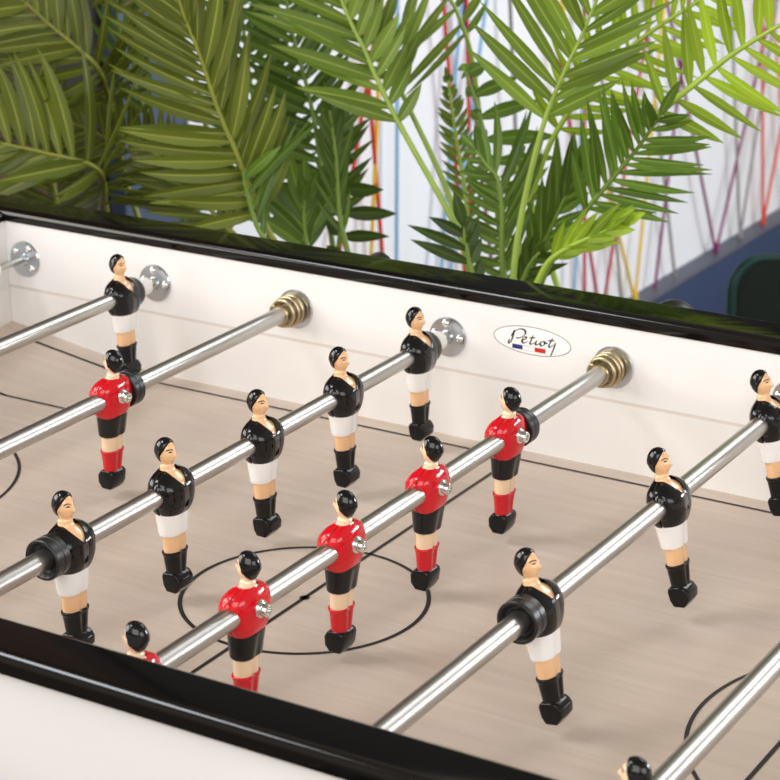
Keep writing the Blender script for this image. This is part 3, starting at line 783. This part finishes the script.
FACE = Vector((.62, -.72, .30)).normalized()     # the side of the room the fronds turn to
def build_frond(parent, tone, pts, o, pot_top, seed):
    r = random.Random(seed)
    base = parent.location
    C = catmull(pts)
    lens = [0]
    for a, b in zip(C, C[1:]): lens.append(lens[-1] + (b-a).length)
    Lt = lens[-1]
    def at(s):
        s = max(0, min(Lt, s))
        for i in range(len(lens)-1):
            if lens[i+1] >= s:
                f = (s - lens[i])/max(1e-9, lens[i+1]-lens[i]); return C[i].lerp(C[i+1], f), (C[i+1]-C[i]).normalized()
        return C[-1], (C[-1]-C[-2]).normalized()
    # stem from the pot to the tip
    low = Vector(pts[0]); stem = []
    for k in range(0 if o.get('nopet') else 8):
        t = k/8; q = pot_top.lerp(low, t); q.z = pot_top.z + (low.z-pot_top.z)*t**.8; stem.append(q - base)
    stem += [c - base for c in C]
    ns = len(stem)
    mb = MB().tube(stem, [.0030*(1 - .72*i/ns) + .0006 for i in range(ns)], 8)
    fr = link('frond', mb.mesh('frond', STEM[tone], 180), parent)
    # leaflets: one mesh per side pair, all of one frond together
    lf = MB(); cols = []
    NS = 9
    def leaflet(p, t, side, L, ang, w, nrm, bend, dk):
        d = (t*cos(ang) + side*sin(ang)).normalized()
        wv = d.cross(nrm).normalized()
        g = r.uniform(.15, 1.0); shade = dk*r.uniform(.82, 1.12); twist = r.uniform(-.5, .5); fold = r.uniform(.18, .4)
        lift = r.uniform(-.12, .25); droop = r.uniform(.02, .16)*(1 + bend)*(.45 if tone in ('bright', 'lime') else 1)
        prev = p.copy(); o0 = len(lf.v)
        for k in range(NS):
            u = k/(NS-1)
            # curve the blade towards the tip of the frond, with a little sag
            dd = (d*(1 - bend*u) + t*bend*u*1.1 + nrm*(lift*(1-u) - .25*u*lift) - Vector((0,0,1))*droop*u*1.5).normalized()
            if k: prev = prev + dd*(L/(NS-1))
            prof = (.30 + .70*sin(min(1, u/.38)*pi/2)) if u < .38 else max(.0, 1 - ((u-.38)/.62)**1.9)
            hw = w*.5*max(.015, prof)
            ww = (wv*cos(twist*u) + nrm*sin(twist*u)).normalized()
            c0 = prev - base
            for q, red in ((-1, 0.0), (-.16, .10), (0, 1.0), (.16, .10), (1, 0.0)):
                lf.v.append(c0 + ww*hw*q + nrm*hw*fold*abs(q))
                cols.append((red if u < .96 else red*.3, g*(.85 if q > 0 else 1), shade*(.93 if q > 0 else 1.0)))
        for k in range(NS-1):
            for j in range(4):
                a = o0 + 5*k + j
                lf.f.append((a, a+1, a+6, a+5))
    s = o['s0']*Lt; j = 0
    while s < Lt*.985:
        f = (s/Lt - o['s0'])/(1 - o['s0'])
        p, t = at(s)
        n0 = (FACE + Vector((r.uniform(-.12,.12), r.uniform(-.12,.12), r.uniform(-.12,.12))))
        n0 = (n0 - t*n0.dot(t)).normalized()
        left = n0.cross(t)                      # left of travel seen from the front
        env = (.62 + .38*sin(pi*min(1, .15 + f*.95)))*(1 if f < .75 else 1 - .55*(f-.75)/.25)
        for sgn, LL, aa in ((1, o['LL'], o['aL']), (-1, o['LR'], o['aR'])):
            if LL < .004: continue
            ang = radians(aa[0] + (aa[1]-aa[0])*f + r.uniform(-5, 5))
            leaflet(p + t*r.uniform(-.002, .002), t, left*sgn, LL*env*r.uniform(.92, 1.08), ang, o['w']*r.uniform(.85, 1.15), n0, o['bend'], o['dark'])
        s += o['sp']*r.uniform(.9, 1.1); j += 1
    # terminal leaflet
    p, t = at(Lt); n0 = (FACE - t*FACE.dot(t)).normalized()
    leaflet(p, t, n0.cross(t), o['LL']*.5, .1, o['w'], n0, .1, o['dark'])
    me = lf.mesh('leaflets', LEAF[tone], 180, fix=False)
    ca = me.color_attributes.new('tone', 'FLOAT_COLOR', 'POINT')
    for i, c in enumerate(cols): ca.data[i].color = (*c, 1)
    link('leaflets', me, fr)

PLANTS = [
    ((.02, .40), 'palm with olive-green fronds against the dark corner at far left', 'palm'),
    ((.17, .36), 'palm with one large olive frond arching left, second from the left', 'palm'),
    ((.40, .42), 'palm with thin bare stems and light green fronds in the middle', 'palm'),
    ((.56, .34), 'palm with bright lime fronds reaching right above the blue ledge', 'palm')]
roots = []
for (px, py), lb, ct in PLANTS:
    r_ = tag(empty('potted_palm', (px, py, 0)), lb, ct, 'palms behind the table'); roots.append(r_)
    pr = [(.055, 0), (.062, .004), (.078, .24), (.082, .245), (.082, .262), (.074, .262), (.072, .235)]
    link('planter', MB().lathe(pr, 'z', 40).mesh('planter', M['pot'], 40), r_)
    link('soil', MB().lathe([(.001, .247), (.04, .246), (.0735, .243), (.0735, .238)], 'z', 40).mesh('soil', M['soil'], 60), r_)
for k, (pl, tone, pts, o) in enumerate(FRONDS):
    rt = roots[pl]
    rr = random.Random(100 + k)
    pot_top = Vector((rt.location.x + rr.uniform(-.03, .03), rt.location.y + rr.uniform(-.03, .03), .235))
    build_frond(rt, tone, pts, o, pot_top, 500 + k)

# ------------------------------------------------------------------ room
def struct(name, mb, m, bevel=0):
    o = link(name, mb.mesh(name, m, 30, bevel)); o['kind'] = 'structure'; return o
struct('floor', MB().box((-.9, -3.2, -.05), (3.4, 5.2, 0)), M['floor'])
struct('wall_left', MB().box((-.53, .84, -.02), (-.45, 5.2, 1.17)), M['wall_white'])
struct('wall_upper_unseen', MB().box((-.53, .84, 1.17), (-.45, 5.2, 2.6)), M['charcoal'])  # unseen upper wall, added dark so the near rail reflects black
struct('trim_1', MB().box((-.53, .70, -.02), (-.435, .845, 1.19)), M['wall_blue'], .003)
struct('trim_4', MB().box((-.53, .70, 1.19), (-.435, .845, 2.6)), M['charcoal'], .003)  # unseen top length, added dark to keep blue out of the rail reflection
struct('wall_corner', MB().box((-.53, .575, -.02), (-.46, .70, 2.6)), M['wall_dark'])
struct('wall_front', MB().box((-.53, -.3, -.02), (-.46, .575, 2.6)), M['wall_rust'])
struct('trim_2', MB().box((-.45, .845, 1.155), (-.418, 5.2, 1.19)), M['charcoal'], .002)
# navy ledge at the foot of the white wall
lg = empty('wall_ledge', (-.43, 3.0, 0)); lg['kind'] = 'structure'; lg.name = 'trim_3'
link('ledge_front', shift(MB().box((-.45, .845, -.02), (-.4055, 5.2, .172)), Vector((-.43, 3.0, 0))).mesh('ledge_front', M['plinth'], 30, .001), lg)
link('ledge_top', shift(MB().box((-.45, .845, .172), (-.4035, 5.2, .18)), Vector((-.43, 3.0, 0))).mesh('ledge_top', M['plinth_top'], 30, .0015), lg)

# coloured cords strung between the ledge and the batten
NAMES = dict(plum='plum purple', grey='grey', taupe='taupe', vermilion='vermilion red', yellow='yellow', crimson='crimson', sky='pale blue', scarlet='scarlet', orange='orange')
for k, (c, b, tops) in enumerate(STRINGS):
    B = Vector(b); mb = MB()
    for t in tops:
        T = Vector(t); mb.tube([(B + (T-B)*q) - B for q in (0, .25, .5, .75, 1)], .0034, 8)
    if len(tops) > 1:
        mb.lathe([(.0005, -.002), (.005, 0), (.0062, .006), (.0050, .014), (.0035, .022)], 'z', 12)
    o = link('wall_cord', mb.mesh('wall_cord', M['string_' + c], 60)); o.location = B
    tag(o, STRING_LABELS[k], 'cord', 'coloured cords on the white wall')

# ------------------------------------------------------------------ chair with a rounded dark green back
CH = Vector((.466, 1.095, 0))
chair = tag(empty('shell_chair', CH), 'dark green shell chair with rounded back beside the blue ledge', 'chair')
CH_ROT = .56
chair.rotation_euler = (0, 0, CH_ROT)
def rrect(w, h, r, n=10):
    P = []
    for cx, cz, a0 in ((w/2-r, h/2-r, 0), (-w/2+r, h/2-r, pi/2), (-w/2+r, -h/2+r, pi), (w/2-r, -h/2+r, 3*pi/2)):
        P += [(cx + r*cos(a0 + pi/2*k/n), cz + r*sin(a0 + pi/2*k/n)) for k in range(n+1)]
    return P
def curved(x, z): return .10*(x/.2)**2*.45
bw, bh, bz = .40, .40, CHAIR_TOP - .20
out = rrect(bw, bh, .038); inn = rrect(bw - .022, bh - .022, .066)
mb = MB()
def pl(P, y, tl=.0): return [Vector((x, y - curved(x, z) + z*.12, bz + z)) for x, z in P]
mb.rings([pl(out, .000), pl(out, .012)], True, True)
link('backrest', mb.mesh('backrest', M['chair'], 40, .003), chair)
P = pl(out, .004); mb = MB(); mb.tube(P + [P[0]], .0065, 10, False)
link('backrest_rim', mb.mesh('backrest_rim', M['chair_rim'], 180), chair)
so = rrect(.42, .40, .08)
mb = MB().rings([[Vector((x, -.20 + z, .435 + .02*(x/.2)**2)) for x, z in so], [Vector((x, -.20 + z, .452 + .02*(x/.2)**2)) for x, z in so]])
link('seat', mb.mesh('seat', M['chair'], 40, .003), chair)
for sx in (1, -1):
    for yy, y2 in ((-.36, -.40), (-.06, .03)):
        link('leg', MB().tube([(sx*.15, yy, .440), (sx*.20, y2, .0)], .010, 10).mesh('leg', M['charcoal'], 40), chair)
    link('back_support', MB().tube([(sx*.12, -.05, .45), (sx*.12, -.02, .50), (sx*.12, -.005, bz - .05)], .010, 10).mesh('back_support', M['charcoal'], 40), chair)

# ------------------------------------------------------------------ light
def area(name, loc, target, size, energy, col, sy=None):
    l = bpy.data.lights.new(name, 'AREA'); l.energy = energy; l.color = col
    l.shape = 'RECTANGLE'; l.size = size; l.size_y = sy or size
    o = bpy.data.objects.new(name, l); COL.objects.link(o); o.location = loc
    o.rotation_euler = (Vector(target) - Vector(loc)).to_track_quat('-Z', 'Y').to_euler()
    return o
area('left_window', (-1.9, -1.45, 1.9), (.5, -.25, .9), 1.9, 58, (1.0, .94, .86), 1.3)
area('right_window', (3.2, -1.3, 1.9), (.5, -.3, .9), 1.9, 26, (.93, .96, 1.0), 1.1)
area('ceiling_lamp', (-.75, -1.25, 2.75), (.5, -.2, .85), .9, 20, (.90, .94, 1.0), .5)
area('front_light', (1.2, -3.0, 2.5), (.5, -.2, .9), 2.6, 56, (1.0, .985, .965), 1.8)
area('back_window', (2.5, 2.5, 1.35), (.0, .6, .8), 1.1, 54, (.92, .96, 1.0), .6)
area('back_ceiling', (1.2, 2.2, 2.7), (-.45, 2.0, .4), 1.2, 28, (.90, .95, 1.0), 1.2)

w = bpy.data.worlds.new('room_light'); scene.world = w; w.use_nodes = True
nt = w.node_tree; bg = nt.nodes['Background']
tc = nt.nodes.new('ShaderNodeTexCoord'); sp = nt.nodes.new('ShaderNodeSeparateXYZ')
cr = nt.nodes.new('ShaderNodeValToRGB')
mr = nt.nodes.new('ShaderNodeMapRange'); mr.inputs['From Min'].default_value = -1; mr.inputs['From Max'].default_value = 1
nt.links.new(tc.outputs['Generated'], sp.inputs['Vector'])
nt.links.new(sp.outputs['Z'], mr.inputs['Value']); nt.links.new(mr.outputs['Result'], cr.inputs['Fac'])
e = cr.color_ramp.elements
e[0].position = .0; e[0].color = (.10, .075, .055, 1)
e[1].position = 1.0; e[1].color = (.30, .25, .20, 1)
x = e.new(.47); x.color = (.22, .18, .15, 1)
x = e.new(.55); x.color = (.55, .50, .45, 1)
x = e.new(.72); x.color = (.62, .55, .48, 1)
nt.links.new(cr.outputs['Color'], bg.inputs['Color'])
bg.inputs['Strength'].default_value = .85

# ------------------------------------------------------------------ camera
cam = bpy.data.cameras.new('camera'); co = bpy.data.objects.new('camera', cam); COL.objects.link(co)
co.location = (1.28197, -1.45788, .55449 + RODZ)
co.rotation_euler = (1.2280995, .0034588, .5451822)
cam.sensor_width = 36; cam.lens = 36*2147.8/780
cam.clip_start = .02
cam.dof.use_dof = True; cam.dof.focus_distance = 1.46; cam.dof.aperture_fstop = 20
scene.camera = co
scene.view_settings.view_transform = 'Standard'
scene.view_settings.look = 'None'
scene.view_settings.exposure = 0
